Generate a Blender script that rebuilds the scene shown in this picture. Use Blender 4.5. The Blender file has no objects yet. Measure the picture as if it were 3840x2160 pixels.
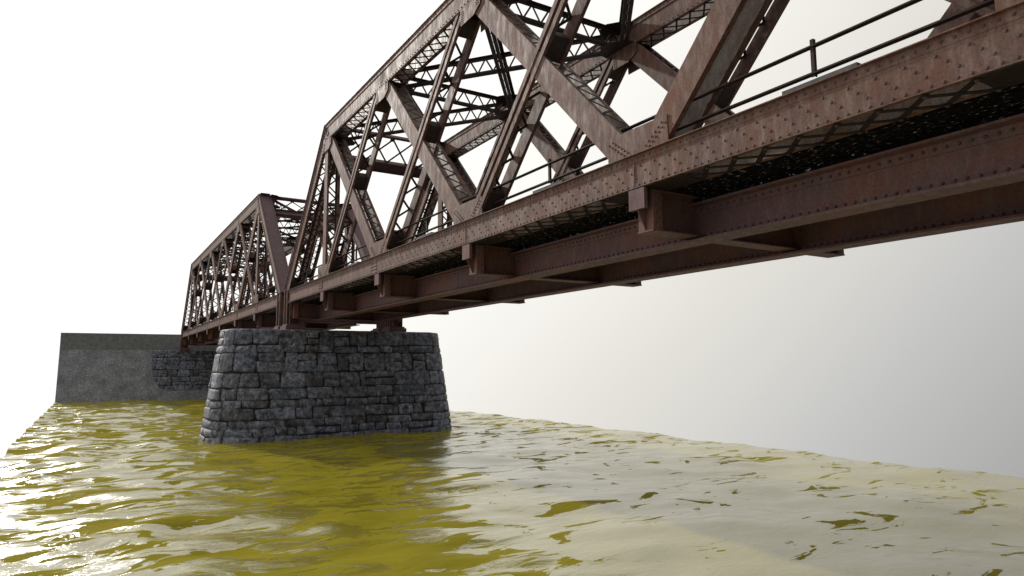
import bpy, math, random
import numpy as np
from mathutils import Vector, Matrix, noise

random.seed(7)
rng = np.random.default_rng(11)
S = bpy.context.scene
COL = S.collection

# ------------------------------------------------------------------ materials
def mat(name):
    m = bpy.data.materials.new(name)
    m.use_nodes = True
    nt = m.node_tree
    nt.nodes.clear()
    out = nt.nodes.new('ShaderNodeOutputMaterial')
    b = nt.nodes.new('ShaderNodeBsdfPrincipled')
    nt.links.new(b.outputs[0], out.inputs[0])
    return m, nt, b

def N(nt, typ, **kw):
    n = nt.nodes.new(typ)
    for k, v in kw.items():
        if k in n.inputs:
            n.inputs[k].default_value = v
        else:
            setattr(n, k, v)
    return n

def ramp(nt, src, stops):
    r = nt.nodes.new('ShaderNodeValToRGB')
    el = r.color_ramp.elements
    while len(el) < len(stops):
        el.new(0.5)
    for e, (p, c) in zip(el, stops):
        e.position = p
        e.color = (*c, 1) if len(c) == 3 else c
    nt.links.new(src, r.inputs[0])
    return r

def mix(nt, fac, a, b, mode='MIX'):
    m = nt.nodes.new('ShaderNodeMix')
    m.data_type = 'RGBA'
    m.blend_type = mode
    for sock, v in ((m.inputs[0], fac), (m.inputs[6], a), (m.inputs[7], b)):
        if hasattr(v, 'is_linked'):
            nt.links.new(v, sock)
        elif isinstance(v, tuple):
            sock.default_value = (*v, 1)
        else:
            sock.default_value = v
    return m.outputs[2]

def steel(name, base, rust, pale, rough=0.5, streak=1.0, spec=0.12):
    """weathered riveted steel: oxide paint with mottled rust and chalky worn spots"""
    m, nt, b = mat(name)
    L = nt.links
    tc = N(nt, 'ShaderNodeTexCoord')
    big = N(nt, 'ShaderNodeTexNoise', Scale=0.9, Detail=4.0, Roughness=0.6)
    L.new(tc.outputs['Object'], big.inputs['Vector'])
    mp = N(nt, 'ShaderNodeMapping')
    mp.inputs['Scale'].default_value = (7, 7, 2.2)
    L.new(tc.outputs['Object'], mp.inputs['Vector'])
    mid = N(nt, 'ShaderNodeTexNoise', Scale=1.0, Detail=7.0, Roughness=0.68)
    L.new(mp.outputs[0], mid.inputs['Vector'])
    fine = N(nt, 'ShaderNodeTexNoise', Scale=26.0, Detail=5.0, Roughness=0.7)
    L.new(tc.outputs['Object'], fine.inputs['Vector'])
    f1 = ramp(nt, big.outputs[0], [(0.40, (0, 0, 0)), (0.62, (1, 1, 1))])
    c1 = mix(nt, f1.outputs[0], base, rust)
    pat = N(nt, 'ShaderNodeTexNoise', Scale=2.3, Detail=5.0, Roughness=0.65, Distortion=0.5)
    L.new(tc.outputs['Object'], pat.inputs['Vector'])
    fp = ramp(nt, pat.outputs[0], [(0.50, (0, 0, 0)), (0.64, (0.55, 0.55, 0.55))])
    c1 = mix(nt, fp.outputs[0], c1, tuple(min(1, v * k) for v, k in zip(base, (1.05, 1.35, 1.28))))
    f2 = ramp(nt, mid.outputs[0], [(0.47, (0, 0, 0)), (0.72, (1, 1, 1))])
    sc = N(nt, 'ShaderNodeMath', operation='MULTIPLY')
    L.new(f2.outputs[0], sc.inputs[0]); sc.inputs[1].default_value = 0.75 * streak
    c2 = mix(nt, sc.outputs[0], c1, pale)
    f3 = ramp(nt, fine.outputs[0], [(0.30, (0.62, 0.60, 0.60)), (0.55, (1, 1, 1)), (0.8, (1.12, 1.1, 1.08))])
    c3 = mix(nt, 0.85, c2, f3.outputs[0], 'MULTIPLY')
    L.new(c3, b.inputs['Base Color'])
    rr = ramp(nt, mid.outputs[0], [(0.35, (rough + .12,) * 3), (0.7, (rough - .10,) * 3)])
    L.new(rr.outputs[0], b.inputs['Roughness'])
    b.inputs['Specular IOR Level'].default_value = spec
    bp = N(nt, 'ShaderNodeBump', Strength=0.28, Distance=0.02)
    L.new(mid.outputs[0], bp.inputs['Height'])
    bp2 = N(nt, 'ShaderNodeBump', Strength=0.18, Distance=0.006)
    L.new(fine.outputs[0], bp2.inputs['Height']); L.new(bp.outputs[0], bp2.inputs['Normal'])
    L.new(bp2.outputs[0], b.inputs['Normal'])
    return m

M = {}
M['steel'] = steel('oxide_steel', (0.116, 0.067, 0.057), (0.140, 0.066, 0.045), (0.235, 0.172, 0.147), 0.60)
M['floor'] = steel('floor_steel', (0.116, 0.068, 0.073), (0.160, 0.076, 0.060), (0.195, 0.130, 0.130), 0.62, 0.6)
M['cover'] = steel('mauve_steel', (0.130, 0.084, 0.094), (0.128, 0.076, 0.080), (0.160, 0.112, 0.120), 0.62, 0.5)
M['brace'] = steel('brace_steel', (0.050, 0.037, 0.036), (0.058, 0.038, 0.034), (0.10, 0.075, 0.07), 0.66, 0.6)
M['dark'] = steel('shaded_steel', (0.028, 0.019, 0.024), (0.033, 0.020, 0.021), (0.05, 0.036, 0.038), 0.75, 0.5)  # chord lattice and battens darker: underside shade put into the colour
M['pale'] = steel('lit_inner_steel', (0.235, 0.172, 0.158), (0.200, 0.150, 0.125), (0.400, 0.350, 0.325), 0.55, 1.0, 0.25)  # interior faces paler: daylight inside the members put into the colour
M['rivet'] = steel('rivet_steel', (0.072, 0.050, 0.050), (0.07, 0.046, 0.043), (0.10, 0.075, 0.07), 0.55, 0.5)
M['rail'] = steel('rail_steel', (0.042, 0.029, 0.028), (0.05, 0.031, 0.026), (0.085, 0.062, 0.055), 0.66, 0.5)

def simple(name, col, rough, scale, c2, bump=0.3, dist=0.01):
    m, nt, b = mat(name)
    tc = N(nt, 'ShaderNodeTexCoord')
    n = N(nt, 'ShaderNodeTexNoise', Scale=scale, Detail=6.0, Roughness=0.65)
    nt.links.new(tc.outputs['Object'], n.inputs['Vector'])
    r = ramp(nt, n.outputs[0], [(0.35, col), (0.68, c2)])
    nt.links.new(r.outputs[0], b.inputs['Base Color'])
    b.inputs['Roughness'].default_value = rough
    bp = N(nt, 'ShaderNodeBump', Strength=bump, Distance=dist)
    nt.links.new(n.outputs[0], bp.inputs['Height'])
    nt.links.new(bp.outputs[0], b.inputs['Normal'])
    return m
M['slab'] = simple('grey_slab', (0.055, 0.055, 0.053), 0.85, 6, (0.095, 0.095, 0.092))

def deck_mat():
    m, nt, b = mat('deck_planks')
    L = nt.links
    tc = N(nt, 'ShaderNodeTexCoord')
    mp = N(nt, 'ShaderNodeMapping'); mp.inputs['Scale'].default_value = (15, 5.5, 15)
    L.new(tc.outputs['Object'], mp.inputs['Vector'])
    n = N(nt, 'ShaderNodeTexNoise', Scale=1.6, Detail=6.0, Roughness=0.7)
    L.new(mp.outputs[0], n.inputs['Vector'])
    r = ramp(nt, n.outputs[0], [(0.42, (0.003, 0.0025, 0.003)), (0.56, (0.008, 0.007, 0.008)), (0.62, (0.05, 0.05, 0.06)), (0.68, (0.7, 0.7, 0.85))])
    L.new(r.outputs[0], b.inputs['Base Color'])
    b.inputs['Roughness'].default_value = 1.0
    b.inputs['Specular IOR Level'].default_value = 0.05
    bp = N(nt, 'ShaderNodeBump', Strength=0.6, Distance=0.03)
    L.new(n.outputs[0], bp.inputs['Height']); L.new(bp.outputs[0], b.inputs['Normal'])
    return m
M['deck'] = deck_mat()

def stone_mat():
    m, nt, b = mat('rubble_stone')
    L = nt.links
    tc = N(nt, 'ShaderNodeTexCoord')
    at = N(nt, 'ShaderNodeAttribute'); at.attribute_name = 'tint'
    n = N(nt, 'ShaderNodeTexNoise', Scale=4.6, Detail=9.0, Roughness=0.74)
    L.new(tc.outputs['Object'], n.inputs['Vector'])
    n2 = N(nt, 'ShaderNodeTexNoise', Scale=1.7, Detail=3.0, Roughness=0.5)
    L.new(tc.outputs['Object'], n2.inputs['Vector'])
    r = ramp(nt, n.outputs[0], [(0.37, (0.016, 0.016, 0.019)), (0.45, (0.068, 0.075, 0.100)), (0.54, (0.160, 0.178, 0.240)), (0.61, (0.24, 0.266, 0.345)), (0.68, (0.50, 0.545, 0.65))])
    r2 = ramp(nt, n2.outputs[0], [(0.42, (1.0, 1.0, 1.0)), (0.66, (0.92, 0.86, 0.78))])
    c = mix(nt, 1.0, r.outputs[0], r2.outputs[0], 'MULTIPLY')
    c = mix(nt, 1.0, c, at.outputs['Color'], 'MULTIPLY')
    L.new(c, b.inputs['Base Color'])
    b.inputs['Roughness'].default_value = 0.62
    n3 = N(nt, 'ShaderNodeTexNoise', Scale=9.0, Detail=7.0, Roughness=0.7)
    L.new(tc.outputs['Object'], n3.inputs['Vector'])
    bp = N(nt, 'ShaderNodeBump', Strength=1.0, Distance=0.09)
    L.new(n3.outputs[0], bp.inputs['Height']); L.new(bp.outputs[0], b.inputs['Normal'])
    return m
M['stone'] = stone_mat()
M['mortar'] = simple('dark_mortar', (0.008, 0.008, 0.008), 0.95, 12, (0.016, 0.016, 0.015))

def concrete_mat():
    m, nt, b = mat('stained_concrete')
    L = nt.links
    tc = N(nt, 'ShaderNodeTexCoord')
    n = N(nt, 'ShaderNodeTexNoise', Scale=0.8, Detail=8.0, Roughness=0.7)
    L.new(tc.outputs['Object'], n.inputs['Vector'])
    n2 = N(nt, 'ShaderNodeTexNoise', Scale=7.0, Detail=6.0, Roughness=0.75)
    L.new(tc.outputs['Object'], n2.inputs['Vector'])
    r = ramp(nt, n.outputs[0], [(0.35, (0.115, 0.121, 0.128)), (0.5, (0.170, 0.178, 0.188)), (0.66, (0.235, 0.245, 0.258))])
    r2 = ramp(nt, n2.outputs[0], [(0.36, (0.55, 0.55, 0.55)), (0.5, (1, 1, 1)), (0.66, (1.7, 1.7, 1.7))])
    c = mix(nt, 0.9, r.outputs[0], r2.outputs[0], 'MULTIPLY')
    L.new(c, b.inputs['Base Color'])
    b.inputs['Roughness'].default_value = 0.85
    bp = N(nt, 'ShaderNodeBump', Strength=0.5, Distance=0.02)
    L.new(n2.outputs[0], bp.inputs['Height']); L.new(bp.outputs[0], b.inputs['Normal'])
    return m
M['concrete'] = concrete_mat()
M['parapet'] = simple('mossy_concrete', (0.100, 0.104, 0.102), 0.9, 4, (0.180, 0.186, 0.182))

def water_mat():
    m, nt, b = mat('river_water')
    L = nt.links
    tc = N(nt, 'ShaderNodeTexCoord')
    n0 = N(nt, 'ShaderNodeTexNoise', Scale=0.25, Detail=3.0)
    L.new(tc.outputs['Object'], n0.inputs['Vector'])
    r = ramp(nt, n0.outputs[0], [(0.35, (0.190, 0.163, 0.016)), (0.65, (0.225, 0.192, 0.022))])
    L.new(r.outputs[0], b.inputs['Base Color'])
    # sky-reflection pattern painted into the IOR: nearly closed at right, streaks at left
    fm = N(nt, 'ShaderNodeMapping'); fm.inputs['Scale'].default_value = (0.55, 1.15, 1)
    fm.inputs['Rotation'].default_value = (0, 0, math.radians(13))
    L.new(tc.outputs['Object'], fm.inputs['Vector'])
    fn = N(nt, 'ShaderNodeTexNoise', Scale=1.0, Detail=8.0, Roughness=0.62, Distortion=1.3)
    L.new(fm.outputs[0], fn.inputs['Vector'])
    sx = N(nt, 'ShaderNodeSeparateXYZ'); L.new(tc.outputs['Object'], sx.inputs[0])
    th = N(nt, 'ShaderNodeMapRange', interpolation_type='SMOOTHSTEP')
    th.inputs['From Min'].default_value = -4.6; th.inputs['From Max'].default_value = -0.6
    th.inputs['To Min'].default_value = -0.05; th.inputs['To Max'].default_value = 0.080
    refl_axis = N(nt, 'ShaderNodeVectorMath', operation='DOT_PRODUCT')
    L.new(tc.outputs['Object'], refl_axis.inputs[0]); refl_axis.inputs[1].default_value = (1, -.28, 0)  # slanted edge follows the pier's reflection as the camera sees it
    refl_shift = N(nt, 'ShaderNodeMath', operation='ADD'); L.new(refl_axis.outputs['Value'], refl_shift.inputs[0]); refl_shift.inputs[1].default_value = -5.6
    L.new(refl_shift.outputs[0], th.inputs['Value'])
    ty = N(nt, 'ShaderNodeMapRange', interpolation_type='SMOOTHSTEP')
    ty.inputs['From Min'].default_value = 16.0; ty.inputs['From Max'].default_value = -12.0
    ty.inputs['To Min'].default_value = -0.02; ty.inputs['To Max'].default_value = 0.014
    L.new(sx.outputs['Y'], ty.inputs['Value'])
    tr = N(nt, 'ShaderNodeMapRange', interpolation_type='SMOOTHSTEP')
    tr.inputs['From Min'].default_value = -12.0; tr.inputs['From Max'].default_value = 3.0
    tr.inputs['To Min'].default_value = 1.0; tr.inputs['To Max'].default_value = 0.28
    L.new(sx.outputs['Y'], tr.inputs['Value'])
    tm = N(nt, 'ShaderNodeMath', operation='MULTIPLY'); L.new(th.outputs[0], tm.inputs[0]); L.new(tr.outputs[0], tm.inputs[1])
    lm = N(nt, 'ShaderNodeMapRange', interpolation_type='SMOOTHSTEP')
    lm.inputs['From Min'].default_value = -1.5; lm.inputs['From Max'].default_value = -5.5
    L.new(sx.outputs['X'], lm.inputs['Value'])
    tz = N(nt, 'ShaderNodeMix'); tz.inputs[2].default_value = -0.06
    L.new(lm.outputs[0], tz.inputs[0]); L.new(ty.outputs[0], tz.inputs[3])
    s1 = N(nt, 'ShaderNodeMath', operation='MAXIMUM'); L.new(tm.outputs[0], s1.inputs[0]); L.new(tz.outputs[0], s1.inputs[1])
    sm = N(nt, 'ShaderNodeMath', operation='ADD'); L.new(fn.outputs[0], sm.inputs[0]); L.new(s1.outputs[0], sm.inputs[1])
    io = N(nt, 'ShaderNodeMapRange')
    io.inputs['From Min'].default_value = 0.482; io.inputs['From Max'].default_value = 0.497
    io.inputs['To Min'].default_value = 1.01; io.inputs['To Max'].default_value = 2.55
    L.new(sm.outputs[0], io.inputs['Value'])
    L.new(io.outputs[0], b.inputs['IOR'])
    mp = N(nt, 'ShaderNodeMapping'); mp.inputs['Scale'].default_value = (0.8, 1.6, 1)
    mp.inputs['Rotation'].default_value = (0, 0, math.radians(-14))
    L.new(tc.outputs['Object'], mp.inputs['Vector'])
    n1 = N(nt, 'ShaderNodeTexNoise', Scale=2.3, Detail=6.0, Roughness=0.60, Distortion=0.9)
    L.new(mp.outputs[0], n1.inputs['Vector'])
    bp = N(nt, 'ShaderNodeBump', Distance=0.05)
    for sock, a, c in ((bp.inputs['Strength'], 0.34, 0.60), (b.inputs['Roughness'], 0.06, 0.16)):
        mr = N(nt, 'ShaderNodeMapRange', interpolation_type='SMOOTHSTEP')
        mr.inputs['From Min'].default_value = 0.0; mr.inputs['From Max'].default_value = -6.0
        mr.inputs['To Min'].default_value = a; mr.inputs['To Max'].default_value = c
        L.new(sx.outputs['X'], mr.inputs['Value']); L.new(mr.outputs[0], sock)
    L.new(n1.outputs[0], bp.inputs['Height'])
    n2 = N(nt, 'ShaderNodeTexNoise', Scale=5.5, Detail=4.0, Roughness=0.6)
    L.new(mp.outputs[0], n2.inputs['Vector'])
    chop = N(nt, 'ShaderNodeMapRange', interpolation_type='SMOOTHSTEP')
    chop.inputs['From Min'].default_value = 2.0; chop.inputs['From Max'].default_value = -6.0
    chop.inputs['To Min'].default_value = 0.05; chop.inputs['To Max'].default_value = 0.20
    L.new(sx.outputs['X'], chop.inputs['Value'])
    bp2 = N(nt, 'ShaderNodeBump', Distance=0.035)
    L.new(chop.outputs[0], bp2.inputs['Strength']); L.new(n2.outputs[0], bp2.inputs['Height']); L.new(bp.outputs[0], bp2.inputs['Normal'])
    L.new(bp2.outputs[0], b.inputs['Normal'])
    return m
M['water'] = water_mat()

# ------------------------------------------------------------------ mesh builder
def V(*a): return Vector(a)

class MB:
    def __init__(s): s.v = []; s.f = []; s.riv = []
    def quadbox(s, c):
        i = len(s.v); s.v += [tuple(p) for p in c]
        for q in ((0, 3, 2, 1), (4, 5, 6, 7), (0, 1, 5, 4), (1, 2, 6, 5), (2, 3, 7, 6), (3, 0, 4, 7)):
            s.f.append(tuple(i + k for k in q))
    def box(s, x0, x1, y0, y1, z0, z1):
        s.quadbox([(x0, y0, z0), (x1, y0, z0), (x1, y1, z0), (x0, y1, z0), (x0, y0, z1), (x1, y0, z1), (x1, y1, z1), (x0, y1, z1)])
    def bar(s, p0, p1, side, a0, a1, b0, b1):
        """prism from p0 to p1; side = one cross axis, other = axis x side; cross section [a0,a1] on side, [b0,b1] on other"""
        p0, p1 = Vector(p0), Vector(p1)
        d = (p1 - p0).normalized()
        sd = Vector(side); sd = (sd - d * sd.dot(d)).normalized()
        ot = d.cross(sd)
        c = []
        for p in (p0, p1):
            for a, b in ((a0, b0), (a1, b0), (a1, b1), (a0, b1)):
                c.append(p + sd * a + ot * b)
        s.quadbox(c)
    def prism(s, poly, axis, v0, v1):
        """poly of 2D points; axis 'x' -> poly is (y,z), 'y' -> (x,z), 'z' -> (x,y)"""
        n = len(poly); i = len(s.v)
        for val in (v0, v1):
            for a, b in poly:
                s.v.append({'x': (val, a, b), 'y': (a, val, b), 'z': (a, b, val)}[axis])
        s.f.append(tuple(range(i, i + n))[::-1]); s.f.append(tuple(range(i + n, i + 2 * n)))
        for k in range(n):
            k2 = (k + 1) % n
            s.f.append((i + k, i + k2, i + n + k2, i + n + k))
    def rivet(s, p, n, r=0.022, h=0.0125):
        p = Vector(p); n = Vector(n).normalized()
        a = n.orthogonal().normalized(); b = n.cross(a)
        i = len(s.v); K = 7; s.riv.append((len(s.f), 2 * K))
        for rr, hh in ((r, -0.002), (r * .78, h * .68)):
            for k in range(K):
                t = 2 * math.pi * k / K
                s.v.append(tuple(p + a * (rr * math.cos(t)) + b * (rr * math.sin(t)) + n * hh))
        s.v.append(tuple(p + n * h))
        for k in range(K):
            k2 = (k + 1) % K
            s.f.append((i + k, i + k2, i + K + k2, i + K + k))
            s.f.append((i + K + k, i + K + k2, i + 2 * K))
    def build(s, name, m, parent=None, off=(0, 0, 0), smooth=False, mirror=None):
        me = bpy.data.meshes.new(name)
        v = np.array(s.v, float)
        f = s.f
        if mirror is not None:
            v[:, 0] = mirror - v[:, 0]
            f = [q[::-1] for q in f]
        v = v - np.array(off)
        me.from_pydata(v.tolist(), [], f)
        me.update()
        if smooth:
            me.polygons.foreach_set('use_smooth', [True] * len(me.polygons))
        me.materials.append(m)
        if s.riv:
            me.materials.append(M['rivet'])
            mi = np.zeros(len(f), np.int32)
            for a, n in s.riv: mi[a:a + n] = 1
            me.polygons.foreach_set('material_index', mi)
        o = bpy.data.objects.new(name, me)
        COL.objects.link(o)
        if parent is not None: o.parent = parent
        return o

def tag(o, label, cat, group=None, kind=None):
    o['label'] = label; o['category'] = cat
    if group: o['group'] = group
    if kind: o['kind'] = kind

# ------------------------------------------------------------------ one truss span, x 0..T across, y 0..42 along, z from the chord bottom
P = 6.0; NP = 7; LEN = P * NP; T = 5.62; CW = 0.62
ZT = 6.74; ZU = 6.42; ZL = 0.28
ROOT = (T / 2, LEN / 2, -1.23)
def nodeL(j): return V(0, P * j, ZL)
def nodeU(j): return V(0, P * j, ZU)
XN = V(1, 0, 0)

def make_span():
    root = bpy.data.objects.new('truss_span', None)
    root.empty_display_size = 2
    COL.objects.link(root)
    def B(mb, name, m='steel', parent=root, far=False):
        return mb.build(name, M[m], parent, ROOT, mirror=T if far else None)

    def both(mb, fn):
        """outer face member and its mirror image on the inner face of the same truss"""
        fn(lambda x: x); fn(lambda x: CW - x)

    for far in (False, True):
        # ---------------- bottom chord
        c = MB()
        y0, y1 = 0.48, LEN - 0.48
        for side in (0, 1):
            X = (lambda x: x) if side == 0 else (lambda x: CW - x)
            def bx(xa, xb, a, b, za, zb):
                xs = sorted((X(xa), X(xb))); c.box(xs[0], xs[1], a, b, za, zb)
            bx(.050, .066, y0, y1, .013, .557)                 # web
            bx(.030, .0495, y0, y1, .013, .092)                # angle legs
            bx(.030, .0495, y0, y1, .436, .557)
            bx(.0, .085, y0, y1, .0, .0125)                    # flange lips
            bx(-.032, .085, y0, y1, .5575, .572)
            bx(.036, .0497, 2 * P - .1, 5 * P + .07, .093, .4355)   # doubling plates of the middle panels
            nrm = (-1, 0, 0) if side == 0 else (1, 0, 0)
            if side == 0:
                yy = y0 + .1
                while yy < y1 - .05:
                    dense = .135 if 2 * P < yy < 5 * P else .105
                    c.rivet((X(.030), yy, .052), nrm); c.rivet((X(.030), yy, .497), nrm)
                    yy += dense
                q = 0
                while 2 * P + .2 + .33 * q < 5 * P - .15:
                    for k in range(3):
                        c.rivet((X(.036), 2 * P + .1 + .33 * q + .11 * k, (.175, .27, .365)[k]), nrm)
                    q += 1
                yy = y0 + .2
                while yy < y1:
                    c.rivet((X(.07), yy, .572), (0, 0, 1)); yy += .62
                for j in (1, 5, 6, 2):                          # splice plates beside the joints
                    d = 1 if j > 3 else -1
                    a, b = sorted((P * j + d * .10, P * j + d * .62))
                    bx(.034, .0498, a, b, .0935, .435)
                    for i in range(7):
                        for zz in (.16, .265, .37):
                            c.rivet((.034, a + .04 + i * .073, zz), nrm, .018, .014)
                for j in (3, 4):                                # butt joints
                    bx(.024, .0499, P * j + .06, P * j + .085, .013, .557)
        o = B(c, 'bottom_chord', far=far)
        for X in ((lambda x: x), (lambda x: CW - x)):
            wp = MB(); xs = sorted((X(.0665), X(.0705))); wp.box(xs[0], xs[1], y0, y1, .02, .55); B(wp, 'lit_web_liner', 'pale', o, far)  # thin liners added over the webs so the interior looks lit
        for z0 in (-.016,):
            for j in range(NP):
                lc = MB()
                a, b = P * j + .95, P * (j + 1) - .95
                if j == 0: a = 1.1
                if j == NP - 1: b = LEN - 1.1
                n = 8; h = (b - a) / n
                for i in range(n):
                    for d, dz in ((0, 0), (1, -.013 if z0 < 0 else .013)):
                        pa = V(.07, a + (i + d) * h, z0 + dz); pb = V(CW - .07, a + (i + 1 - d) * h, z0 + dz)
                        e = (pb - pa).normalized() * .03
                        lc.bar(pa - e, pb + e, (0, 0, 1), 0, .0115, -.038, .038)
                    if z0 < 0:
                        lc.rivet((.07, a + i * h, z0 - .013), (0, 0, -1), .028, .02)
                        lc.rivet((CW - .07, a + i * h, z0 - .013), (0, 0, -1), .028, .02)
                B(lc, 'lattice', 'dark', o, far)
        for j in range(NP + 1):
            a, b = max(P * j - .97, .3), min(P * j + .97, LEN - .3)
            for za, zb in ((-.0145, -.0035), (.5735, .585)):
                bp = MB(); bp.box(.04 if za < 0 else .086, CW - (.04 if za < 0 else .086), a + (.4 if za > 0 else 0), b - (.4 if za > 0 else 0), za, zb); B(bp, 'batten_plate', 'dark', o, far)

        # ---------------- top chord
        c = MB()
        y0, y1 = P - .02, LEN - P + .02
        for side in (0, 1):
            X = (lambda x: x) if side == 0 else (lambda x: CW - x)
            def bx(xa, xb, a, b, za, zb):
                xs = sorted((X(xa), X(xb))); c.box(xs[0], xs[1], a, b, za, zb)
            bx(.030, .048, y0, y1, 6.085, ZT - .0225)
            bx(.008, .0295, y0, y1, ZT - .155, ZT - .0225)
            bx(.008, .0295, y0, y1, 6.085, 6.165)
            bx(.008, .13, y0, y1, 6.07, 6.0845)
            bx(-.025, .10, y0 - .05, y1 + .05, ZT - .022, ZT)
            for fc, nrm in ((X(.008), (-1, 0, 0) if side == 0 else (1, 0, 0)),):
                yy = y0 + .1
                while yy < y1:
                    c.rivet((fc, yy, ZT - .085), nrm, .02, .016); c.rivet((fc, yy, 6.125), nrm, .02, .016); yy += .17
            fc, nrm = X(.048), ((1, 0, 0) if side == 0 else (-1, 0, 0))
            yy = y0 + .1
            while yy < y1:
                c.rivet((fc, yy, ZT - .085), nrm, .02, .016); c.rivet((fc, yy, 6.125), nrm, .02, .016); yy += .2
            for j in (1, 2, 5, 6):                               # web splices
                d = -1 if j > 3 else 1
                for i in range(5):
                    for k in range(6):
                        c.rivet((X(.030), P * j + d * (-.02 + i * .075), 6.2 + k * .065), (-1, 0, 0) if side == 0 else (1, 0, 0), .016, .012)
        o = B(c, 'top_chord', far=far)
        for X in ((lambda x: x), (lambda x: CW - x)):
            wp = MB(); xs = sorted((X(.0485), X(.0525))); wp.box(xs[0], xs[1], y0, y1, 6.10, ZT - .03); B(wp, 'lit_web_liner', 'pale', o, far)
        for j in range(1, NP - 1):
            lc = MB()
            a, b = P * j + .95, P * (j + 1) - .75
            n = 9; h = (b - a) / n
            for i in range(n):
                for d in (0, 1):
                    pa = V(.07, a + (i + d) * h, 6.05 - .013 * d); pb = V(CW - .07, a + (i + 1 - d) * h, 6.05 - .013 * d)
                    lc.bar(pa, pb, (0, 0, 1), 0, .0115, -.026, .026)
            B(lc, 'lattice', 'dark', o, far)
        for j in range(1, NP):
            bp = MB(); bp.box(.05, CW - .05, P * j - .75, P * j + .75, 6.052, 6.066); B(bp, 'batten_plate', 'dark', o, far)
            bp = MB(); bp.box(.05, CW - .05, P * j - .45, P * j + .45, ZT + .001, ZT + .012); B(bp, 'batten_plate', 'steel', o, far)

        # ---------------- gusset plates
        for j in range(1, NP):
            d = 1 if j <= 3 else -1
            for X in ((lambda x: x), (lambda x: CW - x)):
                g = MB()
                poly = [(P * j - d * .34, 6.16), (P * j + d * .69, 6.16), (P * j + d * .69, 5.79), (P * j + d * .36, 5.63), (P * j - d * .31, 5.63)]
                xs = sorted((X(.012), X(.026)))
                g.prism(poly, 'x', xs[0], xs[1])
                fc = min(xs) if X(0) == 0 else max(xs)
                nn = (-1, 0, 0) if X(0) == 0 else (1, 0, 0)
                for i in range(2):
                    for k in range(6):
                        g.rivet((fc, P * j + d * (.60 - i * .09 - .02 * (k % 2)), 5.84 + k * .05), nn, .017, .013)
                        g.rivet((fc, P * j + d * (-.26 + i * .08), 5.68 + k * .06), nn, .017, .013)
                B(g, 'gusset_plate', far=far)
            for X in ((lambda x: x), (lambda x: CW - x)):
                g = MB()
                w0, w1 = .74, .72
                xs = sorted((X(.031), X(.0485)))
                g.prism([(P * j - w0, .5), (P * j + w1, .5), (P * j + w1, 1.03), (P * j - w0 + .02, 1.03)], 'x', xs[0], xs[1])
                fc = min(xs) if X(0) == 0 else max(xs)
                nn = (-1, 0, 0) if X(0) == 0 else (1, 0, 0)
                for sg in (-1, 1):
                    for i in range(6):
                        yy = P * j + sg * (.22 + i * .075)
                        zz = .66 + i * .055
                        g.rivet((fc, yy, zz), nn, .02, .016); g.rivet((fc, yy + sg * .09, zz - .03), nn, .02, .016)
                B(g, 'gusset_plate', far=far)

        # ---------------- plain (channel) and laced diagonals, hip verticals
        def cross_t(p, q, r, s_):
            """parameter on p-q where it crosses r-s in the truss plane"""
            d1 = q - p; d2 = s_ - r
            det = d1.y * (-d2.z) + d2.y * d1.z
            w = r - p
            return (w.y * (-d2.z) + d2.y * w.z) / det
        plain = [(6, 5), (5, 4), (4, 3), (2, 3), (1, 2)]
        laced = [(5, 6), (4, 5), (3, 4), (3, 2), (2, 1)]
        for (ju, jl), (ku, kl) in zip(plain, laced):
            pu, pl = nodeU(ju), nodeL(jl)
            d = (pl - pu).normalized()
            tc_ = cross_t(pu, pl, nodeU(ku), nodeL(kl)) * (pl - pu).length
            a, b = pu + d * .42, pl - d * .38
            side = V(1, 0, 0)
            Lb = (b - a).length
            m_ = MB()
            for X, sg in ((lambda x: x, 1), (lambda x: CW - x, -1)):
                xs = sorted((X(.049), X(.064))); 
                m_.bar(a, b, side, xs[0], xs[1], -.245, .245)
                for e in (-1, 1):
                    xs2 = sorted((X(.0645), X(.150)))
                    m_.bar(a, b, side, xs2[0], xs2[1], min(e * .245, e * .229), max(e * .245, e * .229))
            o = B(m_, 'diagonal_brace', far=far)
            wp = MB(); wp.bar(a, b, side, CW - .0685, CW - .0645, -.225, .225); B(wp, 'lit_web_liner', 'pale', o, far)
            ot = d.cross(side)
            n = int((Lb - 1.4) / .26); h = (Lb - 1.4) / n
            for e in ((1,) if ot.z > 0 else (-1,)):
                for half in (0, 1):
                    lc = MB()
                    for i in range(n):
                        s0 = .7 + i * h
                        q = s0 + h / 2 + .42 - tc_
                        if abs(q) < .42 or (q > 0) != bool(half): continue
                        xa, xb = (.13, CW - .13) if i % 2 == 0 else (CW - .13, .13)
                        pa = a + d * s0 + ot * (e * .252); pb = a + d * (s0 + h) + ot * (e * .252)
                        lc.bar(pa + XN * xa, pb + XN * xb, ot, -.006, .006, -.026, .026)
                    B(lc, 'lattice', 'brace', o, far)
            # laced diagonal
            pu, pl = nodeU(ku), nodeL(kl)
            d = (pl - pu).normalized(); ot = d.cross(side)
            tc_ = cross_t(pu, pl, nodeU(ju), nodeL(jl)) * (pl - pu).length
            a, b = pu + d * .46, pl - d * .50
            Lb = (b - a).length
            m_ = MB()
            for X in ((lambda x: x), (lambda x: CW - x)):
                xs = sorted((X(.0955), X(.108)))
                m_.bar(a, b, side, xs[0], xs[1], -.180, .180)
                for e in (-1, 1):
                    xs2 = sorted((X(.0265), X(.095)))
                    m_.bar(a, b, side, xs2[0], xs2[1], min(e * .180, e * .055), max(e * .180, e * .055))
            o = B(m_, 'laced_diagonal', far=far)
            n = int((Lb - 1.5) / .40); h = (Lb - 1.5) / n
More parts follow.
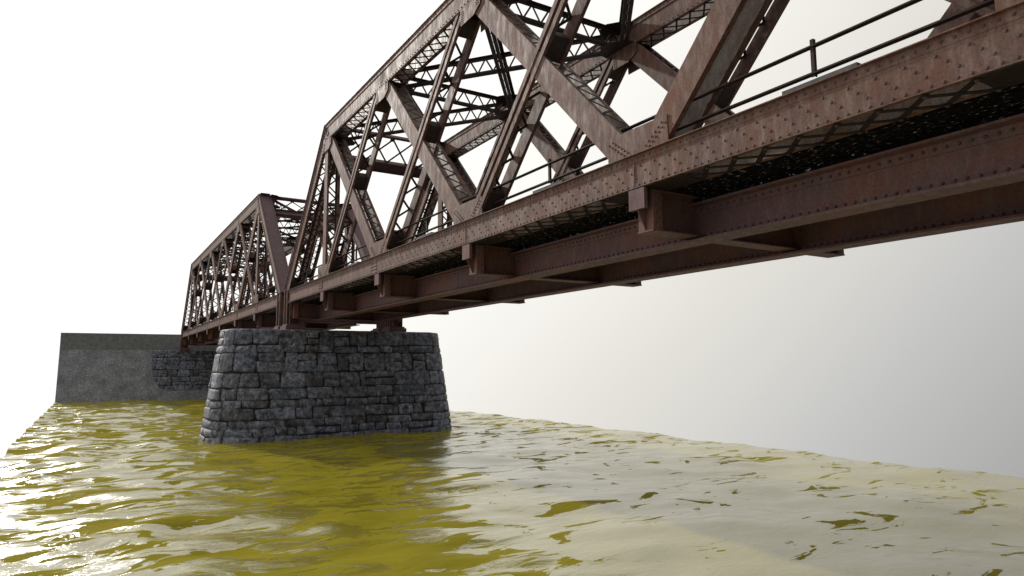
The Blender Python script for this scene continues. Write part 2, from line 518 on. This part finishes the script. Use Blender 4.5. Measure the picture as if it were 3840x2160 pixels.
            for half in (0, 1):
                lc = MB()
                for i in range(n):
                    s0 = .75 + i * h
                    q = s0 + h / 2 + .5 - tc_
                    if abs(q) < .5 or (q > 0) != bool(half): continue
                    xa, xb = (.11, CW - .11) if i % 2 == 0 else (CW - .11, .11)
                    lc.bar(a + d * s0 + XN * xa - ot * .12, a + d * (s0 + h) + XN * xb - ot * .12, ot, -.006, .006, -.032, .032)
                B(lc, 'lattice', 'brace', o, far)
            for s0 in (.1, Lb - .75, max(.9, tc_ - 1.15)):
                tp = MB()
                tp.bar(a + d * s0, a + d * (s0 + .52), side, .1085, CW - .1085, -.16, .16)
                B(tp, 'tie_plate', 'brace', o, far)
        for j in (1, NP - 1):
            m_ = MB()
            a, b = V(0, P * j, .6), V(0, P * j, 5.98)
            for X in ((lambda x: x), (lambda x: CW - x)):
                xs = sorted((X(.0505), X(.066)))
                m_.bar(a, b, XN, xs[0], xs[1], -.20, .20)
                for e in (-1, 1):
                    xs2 = sorted((X(.0665), X(.13)))
                    m_.bar(a, b, XN, xs2[0], xs2[1], min(e * .20, e * .185), max(e * .20, e * .185))
            o = B(m_, 'hip_vertical', far=far)
            for e in (-.207, .207):
                lc = MB()
                for i in range(11):
                    s0 = 1.15 + i * .38
                    xa, xb = (.10, CW - .10) if i % 2 == 0 else (CW - .10, .10)
                    lc.bar(V(xa, P * j + e, s0), V(xb, P * j + e, s0 + .38), (0, 1, 0), -.006, .006, -.028, .028)
                B(lc, 'lattice', 'brace', o, far)
        # ---------------- end posts
        for j0, j1 in ((1, 0), (NP - 1, NP)):
            pu, pl = nodeU(j0), nodeL(j1)
            d = (pl - pu).normalized()
            ot = XN.cross(d) if j1 == 0 else d.cross(XN)
            # make "up" the outward top side
            up = ot if ot.z > 0 else -ot
            a, b = pu - d * .14, pl - d * .18
            c = MB()
            def bb(xa, xb, u0, u1, aa=a, bb_=b):
                s_ = d.cross(XN)
                if s_.dot(up) > 0: c.bar(aa, bb_, XN, xa, xb, u0, u1)
                else: c.bar(aa, bb_, XN, xa, xb, -u1, -u0)
            for X in ((lambda x: x), (lambda x: CW - x)):
                xs = sorted((X(.030), X(.048))); bb(xs[0], xs[1], -.26, .3175)
                xs = sorted((X(.008), X(.0295))); bb(xs[0], xs[1], .19, .3175); bb(xs[0], xs[1], -.26, -.17)
                xs = sorted((X(.008), X(.13))); bb(xs[0], xs[1], -.275, -.2605)
            Lb = (b - a).length; s0 = .15
            while s0 < Lb:
                p = a + d * s0
                for xx, nn in ((.008, -XN), (CW - .008, XN)):
                    c.rivet(p + XN * xx + up * .25, nn, .02, .016); c.rivet(p + XN * xx - up * .215, nn, .02, .016)
                s0 += .15
            o = B(c, 'end_post', far=far)
            lc = MB()
            n = 13; h = (Lb - 2.0) / n
            for i in range(n):
                for e in (0, 1):
                    pa = a + d * (1.0 + (i + e) * h) + XN * .07 - up * (.282 + .013 * e)
                    pb = a + d * (1.0 + (i + 1 - e) * h) + XN * (CW - .07) - up * (.282 + .013 * e)
                    lc.bar(pa, pb, up, -.006, .006, -.027, .027)
            B(lc, 'lattice', 'brace', o, far)
            c = MB()
            if j1 == 0:
                bb(-.03, CW + .03, .318, .34)
            else:
                bb(-.03, .15, .318, .34); bb(CW - .15, CW + .03, .318, .34)
                bb(.1505, CW - .1505, .318, .33, a, a + d * .7); bb(.1505, CW - .1505, .318, .33, b - d * .8, b)
            s0 = .15
            while s0 < Lb:
                for xx in (.05, CW - .05): c.rivet(a + d * s0 + XN * xx + up * .34, up, .022, .018)
                s0 += .15
            B(c, 'cover_plate', 'cover', o, far)
            for s0, s1 in ((.45, 1.0), (Lb - 1.0, Lb - .2)):
                bp = MB(); bp.bar(a + d * s0 - up * .282, a + d * s1 - up * .282, XN, .03, CW - .03, -.006, .006)
                B(bp, 'batten_plate', 'brace', o, far)

        # ---------------- railing in the plane of the truss
        o = bpy.data.objects.new('railing', None); COL.objects.link(o); o.parent = root
        for zz in (1.265, .895):
            rl = MB()
            rl.box(.255, .345, 1.3, LEN - 1.3, zz - .062, zz - .047); rl.box(.335, .345, 1.3, LEN - 1.3, zz - .0465, zz)
            B(rl, 'rail', 'rail', o, far)
        for j in range(1, NP - 1):
            pm = MB(); yy = P * j + 2.9
            pm.box(.283, .294, yy - .025, yy + .025, .8, 1.31); pm.box(.2945, .335, yy - .025, yy - .014, .8, 1.31)
            B(pm, 'post', 'rail', o, far)
            pm = MB(); pm.box(.12, .50, yy - .68, yy + .36, .586, .69)
            B(pm, 'post_base', 'slab', o, far)

        # ---------------- bearings
        for e in (0, 1):
            Yf = (lambda y: y) if e == 0 else (lambda y: LEN - y)
            c = MB()
            def bx(xa, xb, a, b, za, zb):
                ys = sorted((Yf(a), Yf(b))); c.box(xa, xb, ys[0], ys[1], za, zb)
            bx(.07, CW - .07, -.06, .47, -.97, .56)
            for yy in (-.10, .14, .42):
                bx(.005, .0695, yy, yy + .035, -.97, .60); bx(CW - .0695, CW - .005, yy, yy + .035, -.97, .60)
            for yy in (-.04, .45):
                bx(-.02, .004, yy, yy + .10, -.97, .60)
            bx(-.03, CW + .03, -.2, .60, .601, .62)
            bx(.02, CW - .02, .48, 1.0, -.03, -.018)
            c.prism([(Yf(.475), -.97), (Yf(.475), -.02), (Yf(.92), -.02), (Yf(.74), -.4), (Yf(.66), -.97)][::1 if e == 0 else -1], 'x', .09, .11)
            c.prism([(Yf(.475), -.97), (Yf(.475), -.02), (Yf(.92), -.02), (Yf(.74), -.4), (Yf(.66), -.97)][::1 if e == 0 else -1], 'x', CW - .11, CW - .09)
            for i in range(14):
                c.rivet((-.02, Yf(.01), -.9 + i * .1), (-1, 0, 0), .018, .014); c.rivet((-.02, Yf(.5), -.9 + i * .1), (-1, 0, 0), .018, .014)
            o = B(c, 'bearing', far=far)
            c = MB(); bx(-.05, CW + .07, -.18, .74, -1.045, -.9705); bx(-.11, CW + .15, -.25, .84, -1.23, -1.0455)
            B(c, 'base_plate', 'floor', o, far)

    # ---------------- top struts and lateral braces
    def girder(pa, pb, name, trim):
        pa, pb = V(*pa), V(*pb)
        d = (pb - pa).normalized(); a = pa + d * trim; b = pb - d * trim
        Lb = (b - a).length
        zz = V(0, 0, 1); sd = d.cross(zz)
        m_ = MB()
        for zc, s_ in ((6.14, 1), (6.665, -1)):
            for e in (-1, 1):
                A = V(a.x, a.y, zc); Bv = V(b.x, b.y, zc)
                m_.bar(A, Bv, sd, min(e * .022, e * .125), max(e * .022, e * .125), -.006, .006)
                m_.bar(A + zz * s_ * .007, Bv + zz * s_ * .007, sd, min(e * .022, e * .034), max(e * .022, e * .034), -.075 if s_ > 0 else 0, 0 if s_ > 0 else .075) if False else \
                    m_.bar(A + zz * (s_ * .045), Bv + zz * (s_ * .045), sd, min(e * .022, e * .034), max(e * .022, e * .034), -.038, .038)
        o = B(m_, name, 'brace')
        lc = MB()
        n = max(4, int(Lb / .27)); n += n % 2
        h = Lb / n
        for i in range(n):
            z0, z1 = (6.18, 6.63) if i % 2 == 0 else (6.63, 6.18)
            lc.bar(V(a.x, a.y, z0) + d * (i * h), V(a.x, a.y, z1) + d * ((i + 1) * h), sd, -.006, .006, -.026, .026)
        B(lc, 'lattice', 'brace', o)
        return o
    XI, XO = CW - .03, T - CW + .03
    for j in range(2, NP - 1):
        girder((XI, P * j, 0), (XO, P * j, 0), 'top_strut', .0)
    for j in range(1, NP - 1):
        girder((XI, P * j + .12, 0), (XO, P * (j + 1) - .12, 0), 'lateral_brace', .25)
        girder((XO, P * j + .12, 0), (XI, P * (j + 1) - .12, 0), 'lateral_brace', .25)
    for j in range(1, NP):
        for xa, sg in ((CW - .035, 1), (T - CW + .035, -1)):
            bp = MB()
            pol = [(xa, P * j - .62), (xa + sg * .30, P * j - .55), (xa + sg * .62, P * j - .14), (xa + sg * .62, P * j + .14), (xa + sg * .30, P * j + .55), (xa, P * j + .62)]
            if sg < 0: pol = pol[::-1]
            bp.prism(pol, 'z', 6.118, 6.130); B(bp, 'joint_plate', 'brace')
            bp = MB(); bp.prism(pol, 'z', 6.676, 6.688); B(bp, 'joint_plate', 'brace')

    # ---------------- portals in the plane of the end posts
    for j0, j1 in ((1, 0), (NP - 1, NP)):
        pu, pl = nodeU(j0), nodeL(j1)
        d = (pl - pu).normalized(); s_ = d.cross(XN); up = s_ if s_.z > 0 else -s_
        m_ = MB()
        def at(x, s0, u=0.0): return pu + d * s0 + XN * x + up * u
        XA, XB = CW - .005, T - CW + .005
        # deep lower girder: web, two flanges on each edge, end brackets
        m_.bar(at(XA, 1.12), at(XB, 1.12), d, -.22, .22, -.008, .008)
        for e in (-1, 1):
            m_.bar(at(XA, 1.12), at(XB, 1.12), d, min(e * .221, e * .236), max(e * .221, e * .236), -.13, .13)
            m_.bar(at(XA, 1.12 + e * .17), at(XB, 1.12 + e * .17), d, -.05, .05, -.017, -.0085)
            m_.bar(at(XA, 1.12 + e * .17), at(XB, 1.12 + e * .17), d, -.05, .05, .0085, .017)
        for xa, sg in ((XA, 1), (XB, -1)):
            i = len(m_.v)
            tri = [at(xa, 1.37, -.008), at(xa + sg * .55, 1.37, -.008), at(xa, 2.05, -.008), at(xa, 1.37, .008), at(xa + sg * .55, 1.37, .008), at(xa, 2.05, .008)]
            m_.v += [tuple(q) for q in tri]
            m_.f += [(i, i + 1, i + 2), (i + 5, i + 4, i + 3), (i, i + 3, i + 4, i + 1), (i + 1, i + 4, i + 5, i + 2), (i + 2, i + 5, i + 3, i)]
            m_.box(*sorted((xa, xa + sg * .25)), pu.y - .2, pu.y + .2, 6.1, 6.69)
        # upper strut
        m_.bar(at(XA, -.24, .12), at(XB, -.24, .12), d, -.05, .05, -.10, .10)
        o = B(m_, 'portal_frame', 'cover')
        lc = MB()
        xs = [T / 2 + .93 * i for i in range(-2, 3)]
        for i, x in enumerate(xs):
            for k in (-1, 1):
                x2 = x + .93 * k
                if x2 < XA - .1 or x2 > XB + .1: continue
                lc.bar(at(x, -.2, .02 * k), at(x2, .9, .02 * k), up, -.007, .007, -.036, .036)
        for x in xs[1:-1]:
            lc.bar(at(x - .1, -.16, .05), at(x + .1, -.16, .05), up, -.006, .006, -.09, .09)
        B(lc, 'lattice', 'brace', o)

    # ---------------- floor system
    for j in range(NP + 1):
        yc = P * j
        if j == 0: yc = .78
        if j == NP: yc = LEN - .78
        c = MB()
        xa, xb = .20, T - .20
        c.box(xa, xb, yc - .012, yc + .012, -.70, -.05)
        for za, zb in ((-.725, -.7005), (-.0495, -.03)):
            c.box(xa - .02, xb + .02, yc - .185, yc + .185, za, zb)
        for za, zb in ((-.700, -.60), (-.15, -.050)):
            for e in (-1, 1):
                ys = sorted((yc + e * .0125, yc + e * .03)); c.box(xa + .21, xb - .21, ys[0], ys[1], za, zb)
        for sx in (0, 1):
            X = (lambda x: x) if sx == 0 else (lambda x: T - x)
            def bx(x0, x1, a, b, za, zb):
                q = sorted((X(x0), X(x1))); c.box(q[0], q[1], a, b, za, zb)
            for e in (-1, 1):
                ys = sorted((yc + e * .165, yc + e * .180)); bx(.20, .40, ys[0], ys[1], -.700, -.05)
            bx(.385, .40, yc - .1645, yc + .1645, -.700, -.05)
            bx(.20, .212, yc - .1645, yc + .1645, -.700, -.05)
            for k in range(8):
                for e in (-1, 1):
                    c.rivet((X(.26 if k % 2 else .34), yc + e * .18, -.66 + k * .08), (0, e, 0))
            tri = [(X(.03), -.40), (X(.199), -.72), (X(.199), -.05), (X(.03), -.05)]
            c.prism(tri if sx == 0 else tri[::-1], 'y', yc - .008, yc + .008)
            if j not in (0, NP):
                bx(.0, .075, yc - .185, yc + .185, -.365, -.02)
        xx = xa + .3
        while xx < xb - .25:
            for e in (-1, 1):
                c.rivet((xx, yc + e * .03, -.65), (0, e, 0)); c.rivet((xx, yc + e * .03, -.10), (0, e, 0))
            xx += .13
        B(c, 'floor_beam', 'floor')
    for xc in (1.40, 4.03):
        c = MB()
        y0, y1 = .8, LEN - .8
        c.box(xc - .012, xc + .012, y0, y1, -.765, -.175)
        for za, zb in ((-.805, -.7655), (-.1745, -.14)):
            c.box(xc - .21, xc + .21, y0, y1, za, zb)
        for e in (-1, 1):
            for za, zb in ((-.765, -.625), (-.315, -.175)):
                q = sorted((xc + e * .0125, xc + e * .034)); c.box(q[0], q[1], y0, y1, za, zb)
        yy = y0 + .1
        while yy < y1:
            c.rivet((xc - .034, yy, -.69), (-1, 0, 0), .026, .02); c.rivet((xc - .034, yy + .06, -.245), (-1, 0, 0), .026, .02)
            yy += .142
        B(c, 'stringer', 'floor')
    c = MB(); c.box(CW + .012, T - CW - .012, .7, LEN - .7, -.02, .38)
    for xc in (1.40, 4.03): c.box(xc - .10, xc + .10, .8, LEN - .8, -.1395, -.021)
    B(c, 'deck', 'deck')
    return root

near_span = make_span()
near_span.location = (ROOT[0], -36.18 + ROOT[1], ROOT[2])
tag(near_span, 'brown riveted truss span nearest the viewer, its deck overhead, resting on the front stone pier', 'bridge', 'steel truss spans of the railway bridge')

def copy_tree(o, parent=None):
    c = o.copy(); COL.objects.link(c)
    c.parent = parent
    for ch in o.children: copy_tree(ch, c)
    return c
far_span = copy_tree(near_span)
far_span.location = (ROOT[0], 6.80 + ROOT[1], ROOT[2])
tag(far_span, 'distant riveted truss span whose purple portal faces us, between front pier and concrete wall', 'bridge', 'steel truss spans of the railway bridge')

# ------------------------------------------------------------------ stone piers
ZW = -6.05
def make_pier():
    top, bot = -1.24, -6.7
    hl_t, r_t = 3.46, 1.72       # half length of the straight face, end radius at the top
    bat = .70 / 4.81
    def radius(z): return r_t + (top - z) * bat
    per_r = r_t + 2.4 * bat
    straight = 2 * hl_t
    arc = math.pi * per_r
    PER = 2 * (straight + arc)
    def pos(s, z, out=0.0):
        s = s % PER
        r = radius(z) + out
        if s < straight:                                  # face towards the viewer, -y
            return (-hl_t + s, -r, z)
        s -= straight
        if s < arc:
            a = -math.pi / 2 + math.pi * s / arc
            return (hl_t + r * abs(math.cos(a)) ** .72, r * math.copysign(abs(math.sin(a)) ** .72, math.sin(a)), z)
        s -= arc
        if s < straight:
            return (hl_t - s, r, z)
        s -= straight
        a = math.pi / 2 + math.pi * s / arc
        return (-hl_t - r * abs(math.cos(a)) ** .72, r * math.copysign(abs(math.sin(a)) ** .72, math.sin(a)), z)
    core = MB(); K = 96
    zs = [bot, -5.5, -4.3, -3.0, -2.0, top - .12, top - .06]
    outs = [-.045] * 6 + [-.09]
    for z, oo in zip(zs, outs):
        for k in range(K): core.v.append(pos(PER * k / K, z, oo))
    for i in range(len(zs) - 1):
        for k in range(K):
            k2 = (k + 1) % K
            core.f.append((i * K + k, i * K + k2, (i + 1) * K + k2, (i + 1) * K + k))
    core.f.append(tuple((len(zs) - 1) * K + k for k in range(K)))
    pier = core.build('stone_pier', M['mortar'], None, (0, 0, bot))
    # coping: thin worn top bed
    cp = MB(); K2 = 160
    prof = [(-.10, -.13), (-.004, -.11), (-.010, -.030), (-.03, -.006), (-.08, .0)]
    for oo, dz in prof:
        for k in range(K2):
            p_ = pos(PER * k / K2, top + dz, oo)
            w = noise.noise(Vector((p_[0] * 1.7, p_[1] * 1.7, dz * 9))) * .03
            q = pos(PER * k / K2, top + dz + w * .5, oo + w)
            cp.v.append(q)
    for i in range(len(prof) - 1):
        for k in range(K2):
            k2 = (k + 1) % K2
            cp.f.append((i * K2 + k, i * K2 + k2, (i + 1) * K2 + k2, (i + 1) * K2 + k))
    cp.f.append(tuple((len(prof) - 1) * K2 + k for k in range(K2)))
    co = cp.build('coping', M['stone'], pier, (0, 0, bot), smooth=True)
    me = co.data
    ca = me.color_attributes.new('tint', 'FLOAT_COLOR', 'CORNER')
    ca.data.foreach_set('color', np.tile([1.1, 1.1, 1.1, 1.0], len(me.loops)).astype(np.float32))
    # masonry: irregular rubble blocks fitted on a cell grid
    cell = .165
    NX = int(PER / cell); NZ = int((top - .03 - bot) / cell)
    cx = PER / NX; cz = (top - .03 - bot) / NZ
    stones = []
    R_ = random.Random(5)
    z_hi = NZ
    while z_hi > 0:
        h = min(R_.choice((2, 3, 3, 4, 4, 5)), z_hi)
        if z_hi - h == 1: h += 1
        x = R_.uniform(0, PER); end = x + PER
        z0, z1 = bot + (z_hi - h) * cz, bot + z_hi * cz
        while x < end - 1e-6:
            w = R_.uniform(.62, 1.65) if h > 2 else R_.uniform(.5, 1.3)
            if R_.random() < .10: w = R_.uniform(.25, .45)
            if end - x - w < .3: w = end - x
            q = R_.random()
            if h >= 3 and q < .20 and w > .4:                # two flat stones instead of one
                zm = z0 + (z1 - z0) * R_.uniform(.35, .65)
                stones.append((x, x + w, z0, zm)); stones.append((x, x + w, zm, z1))
            elif h >= 4 and q < .55 and w > .8:              # one tall stone beside a pair
                xm = x + w * R_.uniform(.4, .6); zm = z0 + (z1 - z0) * R_.uniform(.4, .6)
                stones.append((x, xm, z0, z1)); stones.append((xm, x + w, z0, zm)); stones.append((xm, x + w, zm, z1))
            else:
                stones.append((x, x + w, z0, z1))
            x += w
        z_hi -= h
    st = MB(); tints = []
    for si, (s0, s1, z0, z1) in enumerate(stones):
        if z1 < ZW - .3: continue
        w, h = s1 - s0, z1 - z0
        nu = max(4, min(12, int(w / .07))); nv = max(4, min(9, int(h / .07)))
        gapm = R_.uniform(.008, .017)
        jt = [(R_.uniform(-.055, .055), R_.uniform(-.05, .05)) for _ in range(4)]
        bul = R_.uniform(.0, .045)
        tint = R_.uniform(.62, 1.30); warm = R_.uniform(-.04, .06)
        if R_.random() < .10: tint *= .62; warm += .05
        sd = R_.uniform(0, 99); tilt = (R_.uniform(-.014, .014), R_.uniform(-.014, .014))
        base = len(st.v)
        pw = R_.uniform(14.0, 26.0)
        for iv in range(nv + 1):
            for iu in range(nu + 1):
                u = iu / nu; v = iv / nv
                # concentrate samples near the edges
                u = .5 - .5 * math.cos(math.pi * u) if nu > 4 else u
                v = .5 - .5 * math.cos(math.pi * v) if nv > 4 else v
                a, b = 2 * u - 1, 2 * v - 1
                # round the corners
                kx = 1 - .05 * abs(b) ** 6; kz = 1 - .06 * abs(a) ** 6
                du = (jt[0][0] * (1 - u) * (1 - v) + jt[1][0] * u * (1 - v) + jt[2][0] * u * v + jt[3][0] * (1 - u) * v)
                dv = (jt[0][1] * (1 - u) * (1 - v) + jt[1][1] * u * (1 - v) + jt[2][1] * u * v + jt[3][1] * (1 - u) * v)
                s_ = (s0 + s1) / 2 + a * kx * (w / 2 - gapm) + du
                z_ = (z0 + z1) / 2 + b * kz * (h / 2 - gapm) + dv
                edge = (1 - abs(a) ** pw) ** .45 * (1 - abs(b) ** pw) ** .45
                q = noise.fractal(Vector((s_ * 3.2 + sd, z_ * 3.2, sd)), .8, 2.1, 4)
                q2 = noise.noise(Vector((s_ * 1.6 + sd, z_ * 9, sd)))
                out = -.040 + edge * (.042 + bul * .10 + q * .015 + q2 * .009 + a * tilt[0] + b * tilt[1])
                z_ = min(z_, top - .015)
                st.v.append(pos(s_ + q * .012, z_, out))
        for iv in range(nv):
            for iu in range(nu):
                st.f.append((base + iv * (nu + 1) + iu, base + iv * (nu + 1) + iu + 1, base + (iv + 1) * (nu + 1) + iu + 1, base + (iv + 1) * (nu + 1) + iu))
                tints.append((tint + warm, tint, tint - warm))
    so = st.build('masonry', M['stone'], pier, (0, 0, bot), smooth=True)
    me = so.data
    ca = me.color_attributes.new('tint', 'FLOAT_COLOR', 'CORNER')
    arr = np.ones((len(me.loops), 4), np.float32)
    arr[:, :3] = np.repeat(np.array(tints, np.float32), 4, axis=0)
    ca.data.foreach_set('color', arr.ravel())
    return pier, bot

pier, pbot = make_pier()
pier.location = (2.60, 6.40, pbot)
tag(pier, 'dark grey rubble stone pier standing in the water under the joint of the two spans', 'pier', 'stone piers of the bridge')
pier2 = copy_tree(pier)
pier2.location = (2.75, 49.9, pbot)
tag(pier2, 'smaller looking far stone pier half sunk into the grey concrete wall', 'pier', 'stone piers of the bridge')

# ------------------------------------------------------------------ abutment wall
wall = MB()
wall.prism([(46.85, -6.7), (58, -6.7), (58, -1.2), (49.55, -1.2)], 'x', -10.10, 14.4)
wall_o = wall.build('abutment_wall', M['concrete'], None, (0, 0, -6.7))
wall_o.location = (0, 0, -6.7)
tag(wall_o, 'grey stained concrete wall closing the far end of the water behind the bridge', 'wall')
pp = MB()
pp.prism([(49.58, -1.199), (58, -1.199), (58, .40), (50.0, .40)], 'x', -10.10, 14.4)
pp.build('parapet', M['parapet'], wall_o, (0, 0, -6.7))

# ------------------------------------------------------------------ water
def make_water():
    x0, x1, y0, y1 = -10.12, 14.4, -42.0, 52.0
    dx = .10
    nx = int((x1 - x0) / dx); ny = int((y1 - y0) / dx)
    xs = np.linspace(x0, x1, nx + 1); ys = np.linspace(y0, y1, ny + 1)
    Xg, Yg = np.meshgrid(xs, ys)
    Z = np.zeros_like(Xg)
    r = np.random.default_rng(3)
    for i in range(46):
        lam = 10 ** r.uniform(math.log10(.9), math.log10(9.0))
        th = math.radians(90 - 16 + r.normal(0, 34))            # crests run mostly across
        k = 2 * math.pi / lam
        amp = .0042 * lam ** 1.05 * r.uniform(.4, 1.0)
        ph = r.uniform(0, 6.28)
        warp = .35 * np.sin(.31 * Xg + .17 * Yg + ph)
        Z += amp * np.sin(k * (Xg * math.cos(th) + Yg * math.sin(th)) + ph + warp)
    left = 1 / (1 + np.exp((Xg + 2.0) / 1.2))
    C2 = np.zeros_like(Xg)
    for i in range(40):
        lam = 10 ** r.uniform(math.log10(.45), math.log10(2.6))
        th = math.radians(90 - 6 + r.normal(0, 26)); k = 2 * math.pi / lam
        amp = .0052 * lam * r.uniform(.4, 1.0)
        C2 += amp * np.sin(k * (Xg * math.cos(th) + Yg * math.sin(th)) + r.uniform(0, 6.28) + .4 * np.sin(.9 * Xg + .5 * Yg + i))
    Z = Z * (.68 + .42 * left) + C2 * (.22 + .88 * left)
    Z = np.clip(Z, -.45, .45)
    co = np.stack([Xg, Yg, Z], -1).reshape(-1, 3)
    me = bpy.data.meshes.new('water')
    idx = np.arange((nx + 1) * (ny + 1)).reshape(ny + 1, nx + 1)
    f = np.stack([idx[:-1, :-1], idx[:-1, 1:], idx[1:, 1:], idx[1:, :-1]], -1).reshape(-1, 4)
    me.vertices.add(len(co)); me.vertices.foreach_set('co', co.ravel().astype(np.float32))
    me.loops.add(f.size); me.loops.foreach_set('vertex_index', f.ravel().astype(np.int32))
    me.polygons.add(len(f))
    me.polygons.foreach_set('loop_start', (np.arange(len(f)) * 4).astype(np.int32))
    me.polygons.foreach_set('loop_total', np.full(len(f), 4, np.int32))
    me.polygons.foreach_set('use_smooth', np.ones(len(f), bool))
    me.update(calc_edges=True)
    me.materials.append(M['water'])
    o = bpy.data.objects.new('water', me)
    COL.objects.link(o)
    o.location = (0, 0, ZW)
    o['kind'] = 'structure'
    o['label'] = 'olive yellow rippled water under and beside the bridge'
    return o
water = make_water()

# ------------------------------------------------------------------ sun and sky
sun_dir = Vector((-.38, 1.96, 1.0)).normalized()
sd_ = bpy.data.lights.new('sun', 'SUN')
sd_.energy = 3.3; sd_.angle = math.radians(1.2); sd_.color = (1.0, .955, .88)
so_ = bpy.data.objects.new('sun', sd_)
so_.rotation_euler = sun_dir.to_track_quat('Z', 'Y').to_euler()
COL.objects.link(so_)

W = bpy.data.worlds.new('World'); S.world = W
W.use_nodes = True
nt = W.node_tree; nt.nodes.clear()
wo = nt.nodes.new('ShaderNodeOutputWorld'); bg = nt.nodes.new('ShaderNodeBackground')
nt.links.new(bg.outputs[0], wo.inputs[0])
tc = nt.nodes.new('ShaderNodeTexCoord')
dt = nt.nodes.new('ShaderNodeVectorMath'); dt.operation = 'DOT_PRODUCT'
nt.links.new(tc.outputs['Generated'], dt.inputs[0])
SKYV, SKY0 = (-.272, .592, .580), .515
dt.inputs[1].default_value = SKYV
ad = nt.nodes.new('ShaderNodeMath'); ad.operation = 'ADD'
nt.links.new(dt.outputs['Value'], ad.inputs[0]); ad.inputs[1].default_value = SKY0
half = nt.nodes.new('ShaderNodeMath'); half.operation = 'MULTIPLY'
nt.links.new(ad.outputs[0], half.inputs[0]); half.inputs[1].default_value = .5
cr = ramp(nt, half.outputs[0], [(0.0, (.27, .26, .27)), (.15, (.31, .30, .305)), (.23, (.462, .462, .456)), (.28, (.565, .562, .557)), (.33, (.68, .672, .635)), (.385, (.785, .765, .71)), (.45, (.92, .90, .85)), (.50, (1.0, .985, .94)), (.60, (1.12, 1.11, 1.08)), (1.0, (1.35, 1.33, 1.28))])
nt.links.new(cr.outputs[0], bg.inputs['Color'])
bg.inputs['Strength'].default_value = 1.0

# ------------------------------------------------------------------ camera
pitch, yaw, roll = 0.112838696, 0.554115821, -0.00703111405
f = Vector((math.sin(yaw) * math.cos(pitch), math.cos(yaw) * math.cos(pitch), math.sin(pitch)))
r0 = Vector((math.cos(yaw), -math.sin(yaw), 0))
u0 = Vector((-math.sin(yaw) * math.sin(pitch), -math.cos(yaw) * math.sin(pitch), math.cos(pitch)))
c_, s_ = math.cos(roll), math.sin(roll)
rr = r0 * c_ + u0 * s_
uu = -r0 * s_ + u0 * c_
cam = bpy.data.cameras.new('camera')
cam.sensor_width = 36; cam.lens = 36 * 2535.364 / 3840
cam.clip_start = .05; cam.clip_end = 500
co = bpy.data.objects.new('camera', cam)
Mx = Matrix((rr, uu, -f)).transposed().to_4x4()
Mx.translation = Vector((-7.479, -26.3607, -2.8819))
co.matrix_world = Mx
COL.objects.link(co)
S.camera = co
S.view_settings.view_transform = 'Standard'
S.view_settings.look = 'None'
S.view_settings.exposure = 0
S.view_settings.gamma = 1
S.render.resolution_x = 1024; S.render.resolution_y = 576
